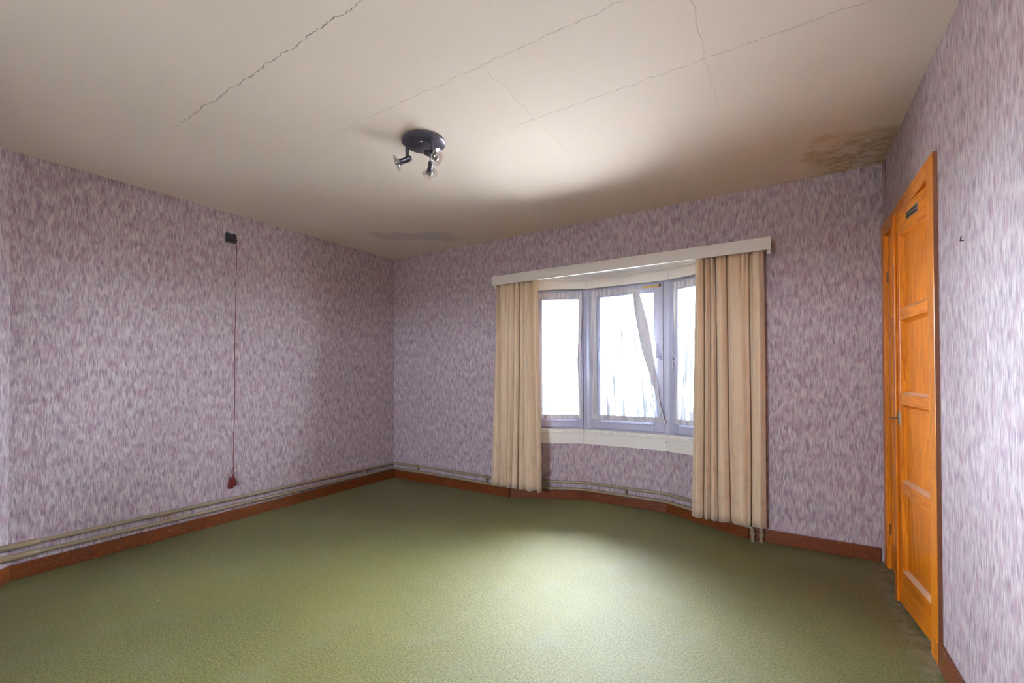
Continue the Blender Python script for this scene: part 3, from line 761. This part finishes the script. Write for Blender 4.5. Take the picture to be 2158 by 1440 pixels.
for k, (dy, dx, z0) in enumerate(((0., .004, .405), (-.016, -.012, .385))):
    c = Vector((XL+.037+dx, 1.901+dy, z0))
    mb = MB().lathe(c, (0, 0, -1), [(0, 0), (.006, .004), (.0075, .012), (.0055, .018), (.010, .03), (.0165, .06), (.020, .095), (.019, .102), (0, .102)], 20)
    put(mb.build('tassel', M['red'], smooth=True), sw)
put(MB().tube([(XL+.024, 1.885, .385), (XL+.03, 1.893, .43), (XL+.036, 1.902, .46)], .0022, 8).build('tassel_cord', M['red'], smooth=True), sw)

# ------------------------------------------------------------------ ceiling spotlight
LC = Vector((-1.795, 1.908, H))
lamp = empty('ceiling_spotlight', LC, 'dark round ceiling lamp with three glass disc spots', 'ceiling lamp')
put(MB().lathe(LC, (0, 0, -1), [(0, 0), (.118, 0), (.127, .004), (.127, .012), (.118, .019), (.045, .024), (.043, .029), (.03, .033), (0, .034)], 48).build('ceiling_plate', M['gun'], smooth=True), lamp)
for dx, dy in ((.05, -.092), (-.03, -.02), (.0, .10)):
    put(MB().lathe(LC+Vector((dx, dy, -.018)), (0, 0, -1), [(.005, 0), (.005, .006), (0, .007)], 10).build('screw', M['chrome'], smooth=True), lamp)
def spot(arm, back, disc, axis=None):
    arm, back, disc = Vector(arm), Vector(back), Vector(disc)
    ax = (disc-back).normalized() if axis is None else Vector(axis).normalized()
    top = Vector((arm.x, arm.y, H-.018)); low = Vector((arm.x, arm.y, arm.z))
    h = put(MB().tube([top, low], .0105, 16).build('arm', M['gun'], smooth=True), lamp)
    hd = empty('spot_head', arm); hd.parent = lamp; hd.matrix_parent_inverse = Matrix.Translation(-LC)
    def add(o): o.parent = hd; o.matrix_parent_inverse = Matrix.Translation(-arm); return o
    b0 = disc-ax*.095
    add(MB().lathe(b0, ax, [(0, 0), (.010, .001), (.0155, .006), (.0165, .012), (.0165, .062), (.0185, .064), (.0185, .070), (.014, .071), (0, .071)], 24).build('lamp_holder', M['gun'], smooth=True))
    add(MB().lathe(b0, ax, [(.014, .070), (.020, .073), (.021, .080), (.016, .084), (0, .084)], 20).build('retaining_ring', M['chrome'], smooth=True))
    add(MB().lathe(disc-ax*.016, ax, [(.012, .0), (.022, .004), (.048, .015), (.0485, .0165), (.022, .007), (.012, .003)], 36, True).build('glass_disc', M['lampglass'], smooth=True))
    add(MB().lathe(disc-ax*.014, ax, [(.012, -.006), (.020, .0), (.0235, .008), (.021, .018), (.012, .025), (0, .027)], 24).build('bulb', M['silver'], smooth=True))
    for s in (-1, 1):
        o = ax.orthogonal().normalized()*s
        add(MB().tube([b0+ax*.070+o*.016, b0+ax*.082+o*.024, b0+ax*.090+o*.026], .0022, 6).build('disc_clip', M['gun'], smooth=True))
spot((-1.886, 1.864, 2.537), (-1.856, 1.890, 2.535), (-1.955, 1.850, 2.508))
spot((-1.722, 1.896, 2.540), (-1.776, 1.906, 2.548), (-1.700, 1.915, 2.503), (.85, .10, -.50))
spot((-1.806, 1.985, 2.540), (-1.804, 1.983, 2.540), (-1.885, 2.058, 2.512), (-.70, .66, -.27))

# ------------------------------------------------------------------ small nail on the right wall
nl = empty('wall_nail', (XR, 2.215, 1.73), 'tiny bent nail in the wallpaper right of the doors', 'nail')
put(MB().tube([(XR+.002, 2.224, 1.728), (XR-.010, 2.222, 1.728), (XR-.012, 2.21, 1.73), (XR-.012, 2.203, 1.738)], .002, 8).build('nail_shank', M['black'], smooth=True), nl)
